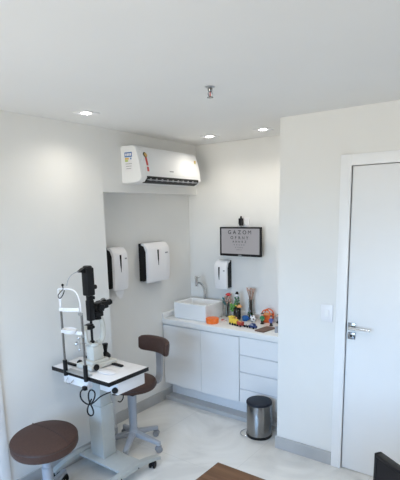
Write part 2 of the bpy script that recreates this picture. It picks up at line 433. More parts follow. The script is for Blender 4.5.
# ------------------------------------------------------------------ eye chart screen
mon = thing('chart_monitor', 'black framed screen on the back wall showing a grey eye chart', 'monitor', (-2.245, 3.64, 1.42))
W2, MH = .219, .268
b = MB()
e = .014
b.box((-W2, -.016, 0), (W2, .012, .022), .003).box((-W2, -.016, MH-e), (W2, .012, MH), .003).box((-W2, -.016, .01), (-W2+e, .012, MH-.005), .003).box((W2-e, -.016, .01), (W2, .012, MH-.005), .003)
b.build('bezel', M['black_plastic'], mon)
MB().box((-W2+.004, -.006, .004), (W2-.004, .022, MH-.004), .004).build('back_shell', M['black_matte'], mon)
MB().box((-W2+e-.001, -.010, .020), (W2-e+.001, -.0055, MH-e+.001)).build('screen', M['screen'], mon)
zc = lambda y: MH-e-(y-.9)/25*(MH-e-.022)
rows = [('GAZOM', -.006, MH-.047, .035, .0535), ('OFRNY', -.006, MH-.097, .027, .041), ('AHNRZ', -.008, MH-.133, .019, .0325), ('VESNK', -.009, MH-.162, .012, .026), ('CTDOL', -.010, MH-.186, .010, .019), ('ZNRKC', -.011, MH-.207, .007, .012)]
text_mesh('chart_letters', [(a, x, z, hh, p, -.0103) for a, x, z, hh, p in rows], M['letters'], mon)
MB().box((-.018, -.0165, .006), (.018, -.0155, .014)).build('maker_mark', M['grey_marks'], mon)
MB().box((-.05, .02, .08), (.05, .032, .18), .003).box((-.02, .03, .10), (.02, .08, .16), .003).build('wall_bracket', M['black_matte'], mon)

so = thing('wall_socket', 'white socket plate on the wall above the eye chart screen', 'socket', (-2.235, YB, 1.70))
MB().box((-.035, -.008, -.05), (.04, 0, .07), .003).build('plate', M['white_plastic'], so)
MB().box((-.014, -.011, .0), (.014, -.007, .04), .002).build('insert', M['trim'], so)
pl = thing('power_adapter', 'black plug adapter in the socket above the eye chart screen', 'adapter', (-2.265, YB-.008, 1.70))
MB().box((-.017, -.05, .012), (.017, -.012, .066), .004).build('body', M['black_plastic'], pl)
MB().box((-.0135, -.047, -.002), (.0135, -.015, .013), .003).build('plug_base', M['black_matte'], pl)
MB().cyl((0, -.03, .064), (0, -.03, .086), .0095, .007, 14, .002).build('strain_relief', M['black_matte'], pl)
MB().tube([(0, -.03, .0), (0, -.03, -.02), (.0, -.02, -.04), (.0, -.02, -.08)], .004, 8, 2).build('cord', M['grey_marks'], pl)

sw = thing('light_switch', 'white light switch plate beside the door frame', 'switch', (-1.167, YR, 1.127))
MB().box((-.043, -.008, -.06), (.043, 0, .06), .003).build('plate', M['white_plastic'], sw)
MB().box((-.013, -.012, -.024), (.013, -.006, .024), .002).build('rocker', M['trim'], sw)

# ------------------------------------------------------------------ cabinets
YC = 3.26; ZC0 = .176; ZC1 = .780
X0, X1, X2, X3 = XN+.002, -2.445, -2.032, XR-.002
cab = thing('base_cabinet', 'white handleless base cabinet with two doors under the sink', 'cabinet', (0, 0, 0))
MB().box((X0, YC+.02, ZC0), (X2-.001, YB-.002, ZC1-.001)).box((X0+.012, 3.36, .043), (X2-.001, 3.378, ZC0+.005)).build('carcass', M['laminate'], cab)
MB().box((X0, YC+.012, ZC1-.012), (X2-.001, YC+.021, ZC1-.002)).build('grip_channel', M['gap'], cab)
for a, b in ((X0+.004, X1-.0015), (X1+.0015, X2-.003)):
    MB().box((a, YC, ZC0), (b, YC+.018, ZC1-.013), .0015, 1).build('door', M['laminate'], cab)
dr = thing('drawer_unit', 'white handleless unit of four drawers behind the steel bin', 'drawers', (0, 0, 0))
MB().box((X2+.001, YC+.02, ZC0), (X3, YB-.002, ZC1-.001)).box((X2+.001, 3.36, .043), (X3, 3.378, ZC0+.005)).build('carcass', M['laminate'], dr)
zz = [ZC0, .306, .462, .615, ZC1]
for a, b in zip(zz, zz[1:]):
    MB().box((X2+.004, YC, a+.002), (X3, YC+.018, b-.009), .0015, 1).build('drawer', M['laminate'], dr)
    MB().box((X2+.004, YC+.010, b-.010), (X3, YC+.021, b-.002)).build('grip_channel', M['gap'], dr)
wt = thing('worktop', 'white stone worktop over the cabinets', 'worktop', (0, 0, 0))
MB().box((XN+.001, YC-.012, ZC1), (XR-.001, YB-.001, .83), .003).build('slab', M['quartz'], wt)
b = MB().box((XN, YC+.0, .831), (XN+.015, YB, .885), .002).box((XN+.015, YB-.015, .831), (XR, YB, .885), .002)
struct(b.build('trim_1', M['quartz']), 'low white stone upstand along the walls behind the worktop', 'upstand')

# sink
sk = thing('basin', 'white square vessel basin on the worktop', 'sink', (-2.6225, 3.475, .83))
hx_, hy_, zt = .1885, .145, .155
def rr(hx, hy, z, r=.012, n=4):
    o = []
    for sx, sy, a0 in ((1, 1, 0), (-1, 1, PI/2), (-1, -1, PI), (1, -1, 3*PI/2)):
        for q in range(n+1):
            a = a0+q*PI/2/n; o.append((sx*(hx-r)+r*math.cos(a), sy*(hy-r)+r*math.sin(a), z))
    return o
MB().loft([rr(hx_-.01, hy_-.01, 0), rr(hx_, hy_, .01), rr(hx_, hy_, zt-.003), rr(hx_-.003, hy_-.003, zt), rr(hx_-.013, hy_-.013, zt), rr(hx_-.016, hy_-.016, zt-.004), rr(hx_-.028, hy_-.028, .03, .02), rr(hx_-.05, hy_-.05, .02, .02)]).build('bowl', M['ceramic'], sk, 40)
MB().lathe([(.0, .021), (.02, .021), (.022, .023), (.012, .0245), (0, .024)], (0, 0, 0)).build('drain', M['chrome'], sk)
tp = thing('tap', 'chrome swan neck tap behind the white basin', 'tap', (-2.685, 3.67, .83))
MB().lathe([(.0, 0), (.024, 0), (.024, .006), (.014, .012), (.012, .03), (0, .03)]).build('base', M['chrome'], tp)
MB().tube([(0, 0, .02), (0, 0, .17), (0, -.004, .24), (-.004, -.03, .29), (-.008, -.07, .315), (-.012, -.105, .318)], .0115, 14, 2).build('neck', M['chrome'], tp)
MB().cyl((-.013, -.118, .385), (-.013, -.118, .285), .016, .0145, 18, .002).build('spout', M['chrome'], tp)
MB().cyl((-.013, -.105, .36), (.014, -.085, .38), .005, .004, 10).build('lever', M['chrome'], tp)

# ------------------------------------------------------------------ things on the worktop
ZT = .83
bx = thing('round_box', 'shallow orange round box in front of the basin', 'box', (-2.372, 3.35, ZT))
n_ = 40
def scal(r, z): return [((r+.003*math.cos(12*2*PI*k/96))*math.cos(2*PI*k/96), (r+.003*math.cos(12*2*PI*k/96))*math.sin(2*PI*k/96), z) for k in range(96)]
MB().loft([scal(.051, 0), scal(.055, .004), scal(.055, .026)]).build('tray', M['orange'], bx)
MB().loft([scal(.056, .0265), scal(.057, .044), scal(.053, .05), scal(.04, .0515)]).build('lid', M['orange'], bx)

def vase_glass(mb, r, h, t=.003, foot=.6):
    mb.lathe([(0, 0), (r*foot, 0), (r, h*.18), (r*.92, h*.55), (r*.55, h*.8), (r*.62, h), (r*.62-t, h), (r*.55-t, h*.8), (r*.92-t, h*.55), (r-t, h*.2), (r*foot-t, .008), (0, .008)], seg=24)
def petals(mb, c, r, n=9, seed=1):
    rnd = random.Random(seed)
    for k in range(n):
        a = 2*PI*k/n*2.4; q = .25+.6*k/n
        mb.ball((c[0]+math.cos(a)*r*q*.7, c[1]+math.sin(a)*r*q*.7, c[2]+r*(.5-q)*.7), r*(.45+.15*rnd.random()), .75, 8)

v1 = thing('flower_vase', 'slim glass vase holding a red rose beside the basin', 'vase', (-2.40, 3.65, ZT))
m_ = MB(); m_.lathe([(0, 0), (.024, 0), (.026, .006), (.022, .09), (.025, .15), (.022, .15), (.019, .09), (.022, .01), (0, .01)], seg=24); m_.build('glass', M['glass'], v1)
s_ = MB()
for p in ((.005, 0, .205), (-.03, .0, .17), (.015, -.01, .16), (-.015, .01, .15), (.028, 0, .17)): s_.tube([(0, 0, .012), (p[0]*.4, p[1]*.4, .11), p], .0025, 6, 1)
s_.build('stems', M['stem'], v1)
p_ = MB(); petals(p_, (.005, 0, .215), .027, 11); p_.build('rose', M['red'], v1)['label'] = 'red rose bloom'
p_ = MB()
for k in range(16):
    a = k*2.4; p_.ball((math.cos(a)*.03+.004, math.sin(a)*.02, .13+.005*k), .0085, 1.3, 7)
p_.build('dried_blossom', M['dry'], v1)
p_ = MB()
for k in range(7):
    a = k*2.1; p_.ball((-.042+.012*math.cos(a), .012*math.sin(a), .12+.011*k), .010, 1.2, 7)
p_.build('leaves', M['teal'], v1)
sh = MB(); sh.use(M['pinkish']).lathe([(0, 0), (.016, .001), (.022, .012), (.016, .026), (.006, .034), (0, .035)], seg=16)
for k in range(7): sh.tube([(.021*math.cos(k*.9), .021*math.sin(k*.9), .011), (.016*math.cos(k*.9), .016*math.sin(k*.9), .026), (0, 0, .035)], .0022, 6, 1)
o = sh.build('sea_shell'); o.location = (-2.462, 3.60, ZT); tag(o, 'small pale pink shell ornament left of the rose vase', 'ornament')
sh = MB(); sh.use(M['pinkish']).box((-.03, -.018, 0), (.02, .018, .008), .003); sh.use(M['red']).box((-.026, -.012, .008), (-.004, .012, .013), .002); sh.use(M['white_marks']).box((.0, -.014, .008), (.016, .014, .011), .002)
o = sh.build('trinket'); o.location = (-2.325, 3.47, ZT); tag(o, 'tiny pale trinket with a red top left of the yellow toy', 'trinket')

v2 = thing('bottle_vase', 'black bottle with green leaves and an orange flower', 'vase', (-2.262, 3.60, ZT))
MB().lathe([(0, 0), (.034, 0), (.037, .006), (.036, .075), (.038, .10), (.026, .118), (.017, .128), (.017, .15), (0, .15)], seg=24).build('bottle', M['black_glass'], v2)
p_ = MB()
for k in range(22):
    a = k*2.4; rr_ = .02+.02*((k*37) % 10)/10
    p_.ball((-.034+math.cos(a)*rr_*.8, math.sin(a)*.022-.012, .075+.0034*k), .012, .7, 8)
p_.build('leaves', M['green'], v2)
p_ = MB()
for k in range(14):
    a = k*2.4; p_.ball((math.cos(a)*.017, math.sin(a)*.017, .13+.0062*k), .013-.0003*k, 1., 8)
p_.build('upper_foliage', M['green_glass'], v2)
p_ = MB(); petals(p_, (.034, -.012, .130), .026, 10, 3); p_.build('orange_flower', M['peach'], v2)['label'] = 'orange flower'
p_ = MB(); petals(p_, (.006, -.03, .135), .012, 5, 4); p_.build('yellow_flower', M['yellow'], v2)
p_ = MB().use(M['white_marks']).ball((0, -.004, .228), .016, 1.15, 12); p_.use(M['black_matte']).lathe([(.0, .240), (.019, .240), (.018, .244), (.013, .247), (.012, .262), (0, .264)]); p_.use(M['black_matte']).tube([(-.012, 0, .215), (-.02, 0, .19), (-.008, 0, .17)], .004, 8, 1).tube([(.012, 0, .215), (.02, 0, .19), (.008, 0, .17)], .004, 8, 1)
p_.build('stopper', None, v2)['label'] = 'white stopper with a black cap'

v3 = thing('flower_vase', 'clear glass vase of tall dried brown flowers', 'vase', (-2.15, 3.66, ZT))
m_ = MB(); m_.lathe([(0, 0), (.036, 0), (.040, .006), (.030, .06), (.016, .12), (.026, .19), (.023, .19), (.013, .12), (.027, .06), (.036, .012), (0, .012)], seg=24); m_.build('glass', M['glass'], v3)
s_ = MB()
for k in range(7):
    a = k*2*PI/7; s_.tube([(.018*math.cos(a), .018*math.sin(a), .014), (.010*math.cos(a+1), .008*math.sin(a+1), .12), (.012*math.cos(a+2), .01*math.sin(a+2), .2), (.036*math.cos(a+2.3), .02*math.sin(a+2.3), .275)], .0046, 6, 2)
s_.build('stems', M['stem'], v3)
p_ = MB()
for k in range(7):
    a = k*2*PI/7+2.3; up = (.0, .018, .004, .022, -.004, .012, .008)[k]; c = Vector((.036*math.cos(a), .02*math.sin(a), .272+up))
    p_.tube([(c.x*.8, c.y*.8, .262), c], .004, 6)
    for q in range(4):
        b_ = q*PI/2+k; d = Vector((math.cos(b_)*.8, math.sin(b_)*.6, .55))
        p_.tube([c, c+d*.011, c+d*.021-Vector((0, 0, .006))], lambda u: .0052*(1-.75*u), 6, 1)
    p_.ball(c, .0075, .8, 8)
p_.build('dried_blossom', M['dry'], v3)
p_ = MB()
for k in range(8):
    a = k*2.4; p_.ball((.017*math.cos(a), .017*math.sin(a), .025+.006*k), .010, .9, 7)
p_.build('moss', M['green'], v3)

cu = MB(); cu.lathe([(0, 0), (.022, 0), (.029, .008), (.030, .03), (.026, .044), (.023, .046), (.021, .043), (.026, .03), (.025, .01), (0, .006)], seg=24)
cu.tube([(.028, 0, .034), (.042, 0, .032), (.042, 0, .016), (.028, 0, .014)], .004, 8, 2)
o = cu.build('cup', M['blue']); o.location = (-2.165, 3.585, ZT); tag(o, 'small blue cup in front of the dried flowers', 'cup')
# little ball, white with black patches
fb = MB().use(M['white_marks']).ball((0, 0, .03), .03, 1, 24)
fb.use(M['black_matte'])
g = (1+5**.5)/2
for v in [(0, s1, s2*g) for s1 in (-1, 1) for s2 in (-1, 1)]+[(s1, s2*g, 0) for s1 in (-1, 1) for s2 in (-1, 1)]+[(s2*g, 0, s1) for s1 in (-1, 1) for s2 in (-1, 1)]:
    n = Vector(v).normalized()
    if n.z > -.9: fb.lathe([(0, 0), (.0085, 0), (.0075, .0018), (0, .0022)], Vector((0, 0, .03))+n*.0287, n, 5)
o = fb.build('toy_ball'); o.location = (-2.083, 3.592, ZT); tag(o, 'small white ball with black patches on the worktop', 'ball')

bk = thing('basket', 'orange basket with two loop handles on the worktop', 'basket', (-1.968, 3.652, ZT))
MB().lathe([(0, 0), (.040, 0), (.044, .006), (.055, .066), (.058, .073), (.054, .073), (.051, .065), (.040, .010), (0, .010)], seg=32, sx=1.15, sy=.9).build('body', M['orange_dark'], bk)
for sg in (-1, 1):
    MB().tube([(-.045, sg*.030, .064), (-.038, sg*.028, .102), (0, sg*.022, .121), (.038, sg*.028, .102), (.045, sg*.030, .064)], .0055, 8, 2).build('handle', M['orange_dark'], bk)
p_ = MB()
for k in range(6): p_.ball((.026*math.cos(k*1.05), .020*math.sin(k*1.05), .066), .018, .8, 10)
p_.build('padding', M['peach'], bk)

def doll(loc, rz, h, coat, label, hair='hair', legs='black_matte'):
    t = thing('figurine', label, 'figurine', loc, rz)
    k = h/.10
    MB().lathe([(0, 0), (.017*k, 0), (.018*k, .003*k), (0, .005*k)], seg=16).build('base', M['black_matte'], t)
    b = MB()
    for sg in (-1, 1): b.tube([(sg*.006*k, 0, .003*k), (sg*.006*k, 0, .035*k)], .0055*k, 8)
    b.build('legs', M[legs], t)
    b = MB().lathe([(0, .026*k), (.014*k, .028*k), (.012*k, .05*k), (.014*k, .064*k), (.006*k, .072*k), (0, .073*k)], seg=14, sy=.75)
    for sg in (-1, 1): b.tube([(sg*.012*k, 0, .066*k), (sg*.018*k, -.004*k, .05*k), (sg*.014*k, -.012*k, .040*k)], .0042*k, 8, 1)
    b.build('coat', M[coat], t)
    b = MB().ball((0, -.001*k, .083*k), .0115*k, 1.1, 12); b.ball((0, -.012*k, .082*k), .002*k, 1, 6)
    b.build('head', M['skin'], t)
    for sg in (-1, 1): MB().ball((sg*.013*k, -.012*k, .040*k), .004*k, 1, 6).build('hand', M['skin'], t)
    b = MB().lathe([(.0122*k, .084*k), (.0128*k, .090*k), (.009*k, .097*k), (0, .0995*k)], (0, .002*k, 0), seg=14); b.build('hair', M[hair], t)
    return t
doll((-1.972, 3.56, ZT), .5, .105, 'green_coat', 'dark haired figurine in a green coat before the orange basket')
doll((-1.872, 3.54, ZT), .5, .095, 'violet', 'figurine in violet blue clothes right of the orange basket')
doll((-1.868, 3.66, ZT), .5, .085, 'grey_marks', 'small grey figurine at the wall edge behind the violet one', 'grey_wheel')

def wheels(t, xs, y, r, w):
    for x in xs:
        for sg in (-1, 1):
            MB().cyl((x, sg*y, r), (x, sg*(y+w), r), r, None, 16, .001).build('wheel', M['rubber'], t)
ty = thing('toy_locomotive', 'yellow toy locomotive leading the little train on the worktop', 'toy train', (-2.172, 3.40, ZT), -.2)
MB().box((-.045, -.02, .012), (.05, .02, .03), .004).build('chassis', M['yellow'], ty)
MB().box((-.045, -.022, .028), (-.008, .022, .068), .006).box((-.05, -.026, .066), (-.003, .026, .076), .004).build('cab', M['yellow'], ty)
MB().cyl((-.01, 0, .040), (.045, 0, .040), .018, None, 20, .003).build('boiler', M['yellow'], ty)
MB().cyl((.03, 0, .055), (.03, 0, .072), .006, .009, 14).build('chimney', M['peach'], ty)
wheels(ty, (-.028, .004, .034), .018, .011, .005)
tw = thing('toy_wagon', 'red toy wagon behind the yellow locomotive', 'toy train', (-2.09, 3.378, ZT), -.22)
MB().box((-.032, -.018, .012), (.032, .018, .022), .003).build('chassis', M['redcar'], tw)
MB().box((-.030, -.018, .020), (-.026, .018, .044), .001, 1).box((.026, -.018, .020), (.030, .018, .044), .001, 1).box((-.030, -.018, .020), (.030, -.014, .044), .001, 1).box((-.030, .014, .020), (.030, .018, .044), .001, 1).build('sides', M['redcar'], tw)
p_ = MB()
for k in range(6): p_.ball((-.018+.012*(k % 4), -.006+.010*(k//4), .036), .009, 1, 8)
p_.build('cargo', M['peach'], tw)
wheels(tw, (-.02, .02), .016, .010, .005)
tb_ = thing('toy_axle', 'two tiny black wheels on an axle between red wagon and navy car', 'toy train', (-2.026, 3.380, ZT), -.2)
MB().box((-.022, -.006, .008), (.022, .006, .014), .002).build('coupling_bar', M['grey_metal'], tb_)
wheels(tb_, (-.015, .015), .007, .010, .006)
tc_ = thing('toy_car', 'navy blue toy car at the end of the little train', 'toy car', (-1.962, 3.378, ZT), -.2)
MB().box((-.036, -.019, .010), (.036, .019, .026), .006).build('body', M['navy'], tc_)
MB().prism([(-.026, .024), (.024, .024), (.014, .042), (-.018, .042)], -.016, .016, 'xz').build('cabin', M['navy'], tc_)
MB().prism([(-.0215, .028), (.0185, .028), (.0115, .0395), (-.0155, .0395)], -.0166, .0166, 'xz').build('windows', M['grey_metal'], tc_)
wheels(tc_, (-.021, .021), .016, .009, .005)
wl = thing('wallet', 'flat brown leather wallet at the worktop front edge', 'wallet', (-1.846, 3.385, ZT), .03)
MB().box((-.047, -.09, 0), (.047, .09, .006), .003).build('lower_flap', M['walnut_wallet'], wl)
MB().box((-.046, -.089, .0062), (.046, .089, .012), .003).build('upper_flap', M['walnut_wallet'], wl)
wl.rotation_euler = (0, 0, -.12)
o = MB().lathe([(0, 0), (.014, 0), (.015, .002), (.012, .035), (.016, .05), (.014, .052), (0, .04)], seg=18).use(M['grey_metal']).build('shot_glass', M['grey_metal']); o.location = (-1.728, 3.36, ZT); tag(o, 'tiny grey cup at the worktop front beside the wall corner', 'cup')

# ------------------------------------------------------------------ bin
bn = thing('pedal_bin', 'brushed steel pedal bin with a dark lid', 'bin', (-1.758, 3.128, 0))
MB().lathe([(0, .002), (.104, .002), (.106, .006), (.106, .022), (.102, .024), (0, .024)], seg=40).build('base_ring', M['black_plastic'], bn)
MB().lathe([(0, .022), (.102, .022), (.1025, .03), (.1025, .282), (.101, .286), (0, .286)], seg=48).build('drum', M['steel'], bn)
MB().lathe([(0, .282), (.104, .282), (.1055, .286), (.1055, .298), (.102, .304), (.09, .3065), (.04, .310), (0, .3105)], seg=48).build('lid', M['navy_lid'], bn)
MB().tube([(-.098, .025, .016), (-.132, .010, .014), (-.150, -.035, .010), (-.138, -.080, .009), (-.098, -.105, .009), (-.062, -.088, .010)], .003, 8, 2).build('pedal', M['chrome'], bn)
MB().tube([(-.1, .03, .2), (-.112, .03, .15), (-.112, -.01, .13), (-.1, -.01, .19)], .002, 8, 1).build('bail_handle', M['chrome'], bn)

# ------------------------------------------------------------------ castor chair pieces
def castor(parent, x, y, r, m='rubber', yaw=0., top=.06, white=False):
    """twin wheel castor as one part with sub-parts"""
    c = MB().cyl((x, y, r*1.2), (x, y, top), .006, None, 10)
    c.box((-r*.9, -.007, r*.9), (r*.9, .007, r*2.05), .004, 2, Matrix.Translation((x, y, 0)) @ Matrix.Rotation(yaw, 4, 'Z'))
    c = c.build('castor', M[m], parent)
    for sg in (-1, 1):
        w = MB(); a = Vector((x+math.sin(yaw)*-sg*.008, y+math.cos(yaw)*sg*.008, r)); d = Vector((-math.sin(yaw)*sg, math.cos(yaw)*sg, 0))
        w.lathe([(0, 0), (r*.8, 0), (r, .003), (r, .011), (r*.8, .014), (r*.3, .012), (0, .012)], a, d, 18)
        w.build('wheel', M[m], c)
    return c
def star_base(t, angles, rl, m, hub_z, cm, cr, z_end):
    MB().lathe([(0, hub_z-.03), (.03, hub_z-.03), (.042, hub_z-.02), (.042, hub_z+.02), (.032, hub_z+.035), (0, hub_z+.035)], seg=28).build('hub', M[m], t)
    for i, a in enumerate(angles):
        a = math.radians(a); c, s = math.cos(a), math.sin(a)
        MB().bar((c*.03, s*.03, hub_z), (c*rl, s*rl, z_end), .052, .042, .008, .036, .028).lathe([(0, z_end-.016), (.017, z_end-.016), (.017, z_end+.011), (.012, z_end+.014), (0, z_end+.014)], (c*rl, s*rl, 0), seg=16).build('leg', M[m], t)
        castor(t, c*rl, s*rl, cr, cm, a+.9+i*1.3, z_end)

# doctor's stool with backrest
ch = thing('swivel_chair', 'brown low backed swivel chair behind the instrument table', 'chair', (-2.488, 2.404, 0))
star_base(ch, (10, 82, 154, 226, 298), .230, 'grey_metal', .115, 'grey_wheel', .026, .075)
MB().lathe([(0, .14), (.036, .14), (.036, .155), (.031, .16), (.036, .45), (.036, .459), (0, .459)], seg=24).build('gas_column', M['grey_metal'], ch)
MB().box((-.08, -.07, .462), (.08, .09, .491), .004).build('seat_plate', M['black_matte'], ch)
MB().lathe([(0, .490), (.158, .490), (.180, .497), (.190, .512), (.190, .533), (.182, .549), (.158, .557), (.08, .560), (0, .560)], (-.004, .016, 0), seg=48).build('seat', M['leather'], ch)
MB().lathe([(.1885, .519), (.1925, .521), (.1925, .525), (.1885, .527)], (-.004, .016, 0), seg=48).build('piping', M['piping'], ch)
# curved backrest on the +y side
def arc_pad(mb, R, c, a0, a1, z0, z1, th, n=18, tilt=0.):
    rings = []
    for k in range(n+1):
        u = k/n; a = math.radians(a0+(a1-a0)*u); e = math.sqrt(max(0, 1-abs(2*u-1)**5))*.97+.03
        zc_ = (z0+z1)/2; hz = (z1-z0)/2*(e*.35+.65); ht = th/2*(e*.6+.4)
        dirv = Vector((math.cos(a), math.sin(a), 0)); base = Vector((c[0], c[1], zc_))+dirv*R
        ring = []
        for q in range(16):
            b = 2*PI*q/16; cx = math.copysign(abs(math.cos(b))**.55, math.cos(b)); sz = math.copysign(abs(math.sin(b))**.55, math.sin(b))
            ring.append(base+dirv*(cx*ht+tilt*sz*hz)+Vector((0, 0, sz*hz)))
        rings.append(ring)
    return mb.loft(rings)
arc_pad(MB(), .28, (.014, -.006), 43, 121, .722, .850, .054, tilt=.12).build('backrest', M['leather'], ch, 50)
MB().bar((.0, .12, .464), (.022, .26, .464), .04, .012, .004).build('back_bracket', M['grey_metal'], ch)
sp_ = MB()
pts = [(0, .25, .464), (0, .285, .472), (0, .305, .51), (0, .312, .59), (0, .312, .67), (0, .305, .76)]
P = [Vector(p) for p in pts]
rings = []
for i, p in enumerate(P):
    t_ = (P[min(i+1, len(P)-1)]-P[max(i-1, 0)]).normalized(); n = t_.cross(Vector((1, 0, 0))).normalized()
    rings.append([p+Vector((1, 0, 0))*(.029*sx)+Vector((.022, 0, 0))+n*(.009*sy) for sx, sy in ((-1, -1), (1, -1), (1, 1), (-1, 1))])
sp_.loft(rings).build('back_upright', M['grey_metal'], ch)
MB().lathe([(0, 0), (.014, 0), (.016, .006), (.014, .018), (0, .02)], (.022, .318, .61), (0, 1, 0), 14).build('height_knob', M['grey_wheel'], ch)

# patient's stool
stl = thing('round_stool', 'round brown padded stool without a back on castors', 'stool', (-2.412, 1.558, 0))
star_base(stl, (122, 50, -22, -94, -166), .254, 'grey_metal', .105, 'rubber', .026, .072)
MB().lathe([(0, .13), (.034, .13), (.034, .26), (.028, .265), (.028, .378), (0, .378)], seg=24).build('gas_column', M['grey_metal'], stl)
MB().lathe([(0, .368), (.10, .378), (.10, .392), (0, .394)], seg=32).build('seat_plate', M['black_matte'], stl)
se = MB().lathe([(0, .390), (.185, .390), (.200, .396), (.206, .410), (.206, .446), (.200, .458), (.186, .465), (.10, .469), (0, .470)], seg=56).build('seat', M['leather'], stl)
pi_ = MB().tube([(-.19, .045, .4665), (-.05, .062, .4715), (.10, .058, .470), (.186, .040, .4665)], .0022, 6, 2).build('seam', M['piping'], se)
pj_ = MB().lathe([(.2045, .447), (.2065, .4495), (.2045, .4525)], seg=56).build('piping', M['piping'], se)
TILT = Matrix.Translation((0, 0, .40)) @ Matrix.Rotation(math.radians(5), 4, Vector((.8, .6, 0))) @ Matrix.Translation((0, 0, -.388))
for o in (se, pi_, pj_): o.data.transform(TILT)

# ------------------------------------------------------------------ instrument table (local frame, rotated slightly)
tb = thing('instrument_table', 'white topped instrument table on a grey pedestal with castors', 'table', (-2.385, 2.0, 0))
TX0, TX1, TY0, TY1 = -.267, .308, -.183, .177
MB().box((TX0+.004, TY0+.004, .786), (TX1-.004, TY1-.004, .8105), .002).build('tabletop', M['white_plastic'], tb)
e_ = MB()
e_.box((TX0, TY0, .782), (TX1, TY0+.006, .809), .002).box((TX0, TY1-.006, .782), (TX1, TY1, .809), .002).box((TX0, TY0, .782), (TX0+.006, TY1, .809), .002).box((TX1-.006, TY0, .782), (TX1, TY1, .809), .002)
e_.build('edge_banding', M['black_plastic'], tb)
MB().box((.105, -.085, .688), (TX1-.03, TY1-.012, .782), .004).build('drawer_box', M['white_plastic'], tb)
MB().box((TX0+.10, TY0+.020, .712), (TX0+.35, TY0+.06, .781), .004).build('apron', M['white_plastic'], tb)
MB().tube([(-.118, TY0+.018, .752), (-.116, TY0-.004, .735), (-.09, TY0-.012, .722), (-.062, TY0-.004, .732), (-.06, TY0+.018, .748)], .003, 8, 2).build('drawer_pull', M['chrome'], tb)
kn = MB().lathe([(0, 0), (.016, 0), (.02, .006), (.02, .02), (.016, .026), (0, .026)], (TX1-.05, -.085, .722), (.5, -1, 0), 20)
kn.build('side_knob', M['black_plastic'], tb)
PX, PY = -.072, .062
MB().box((PX-.060, PY-.053, .45), (PX+.060, PY+.053, .782), .006).build('upper_column', M['stand_metal'], tb)
MB().box((PX-.068, PY-.060, .108), (PX+.068, PY+.060, .50), .006).build('lower_column', M['stand_metal'], tb)
MB().box((TX0+.03, -.045, .088), (.215, .148, .106), .004).build('base_plate', M['stand_metal'], tb)
def foot(x, y0, y1):
    ys_ = [y0+(y1-y0)*k/12 for k in range(13)]
    top = []
    for y in ys_:
        u = (y-y0)/(y1-y0)*2-1; top.append((y, .068+.046*(1-abs(u)**2.2)))
    bot = [(y, z-.026-.010*(1-abs((y-y0)/(y1-y0)*2-1))) for y, z in top]
    return MB().prism(bot+top[::-1], x-.022, x+.022, 'yz').build('foot', M['stand_metal'], tb, 30)
foot(.235, -.26, .318); foot(-.238, -.26, .235)
for y_ in (-.08, .085): MB().cyl((.256, y_, .086), (.260, y_, .086), .005, None, 10).build('bolt', M['black_plastic'], tb)
for x_, y_, a_ in ((.235, -.24, .4), (.235, .250, 1.9), (-.238, -.24, 2.2), (-.238, .205, .9)):
    castor(tb, x_, y_, .028, 'rubber', a_, .062)

# ------------------------------------------------------------------ slit lamp microscope
sl = thing('slit_lamp', 'slit lamp eye examination microscope with a chin rest on the instrument table', 'slit lamp', (-2.385, 2.0, .811))
YP = TY0-.0165    # chin rest plane (local y)
# chin rest frame
xl, xr = -.090, .114
for x in (xl, xr):
    MB().cyl((x, YP, -.026), (x, YP, .082), .0145, None, 20, .002).build('post_sleeve', M['black_plastic'], sl)
    MB().cyl((x, YP, .08), (x, YP, .42), .0078).build('post', M['steel'], sl)
MB().box((xl-.01, YP-.006, .0012), (xr+.01, TY0+.03, .010), .003).build('clamp_rail', M['satin'], sl)
fr_ = MB()
fr_.tube([(xl, YP, .40), (xl-.002, YP, .45), (xl-.012, YP, .535), (xl-.014, YP, .553), (xl+.005, YP, .560), (-.04, YP, .563), (.03, YP, .567), (.080, YP, .552), (.106, YP, .505), (xr-.001, YP, .44), (xr, YP, .40)], .0055, 10, 2)
fr_.tube([(xl, YP, .43), (xl+.010, YP, .49), (xl+.022, YP, .535), (xl+.036, YP, .561)], .0045, 8, 1)
fr_.build('head_frame', M['white_plastic'], sl)
fh = MB()
pt = [(xl+.002, YP-.010), (-.04, YP-.018), (.015, YP-.021), (.07, YP-.018), (xr-.002, YP-.010)]
fh.loft([[(x, y, .413+k), (x, y-.006, .415+k), (x, y-.006, .436+k), (x, y, .438+k)] for x, y in pt for k in ((x-xl)*.10,)]).build('forehead_band', M['white_marks'], sl)
cr = MB()
cr.loft([[(x, YP-.008, .268+k), (x, YP+.010, .268+k), (x, YP+.010, .288+k), (x, YP-.008, .288+k)] for x, k in ((xl-.004, 0), (xr+.004, .014))])
cr.lathe([(0, .284), (.034, .284), (.042, .294), (.044, .310), (.038, .312), (.030, .302), (0, .298)], (.010, YP-.018, 0), seg=28, sx=1.3, sy=.9)
cr.build('chin_rest', M['white_plastic'], sl)
ck = MB().lathe([(0, 0), (.009, 0), (.011, .004), (.011, .014), (.009, .018), (0, .018)], (xr+.004, YP-.012, .28), (1, -.2, 0), 14)
ck.build('height_knob', M['satin'], sl)
ck = MB().lathe([(0, 0), (.012, 0), (.012, .016), (0, .016)], (xr, YP-.014, .42), (1, -.3, 0), 14)
ck.build('height_knob', M['satin'], sl)
fx = MB().tube([(xl+.045, YP, .562), (xl+.042, YP-.02, .548), (xl+.022, YP-.034, .521), (xl+.038, YP-.03, .498), (xl+.062, YP-.02, .528), (xl+.068, YP-.012, .556)], .003, 8, 2)
fx.ball((xl+.050, YP-.01, .588), .0085, 1, 10).cyl((xl+.050, YP-.008, .566), (xl+.050, YP-.01, .586), .003)
fx.build('fixation_lamp', M['black_plastic'], sl)
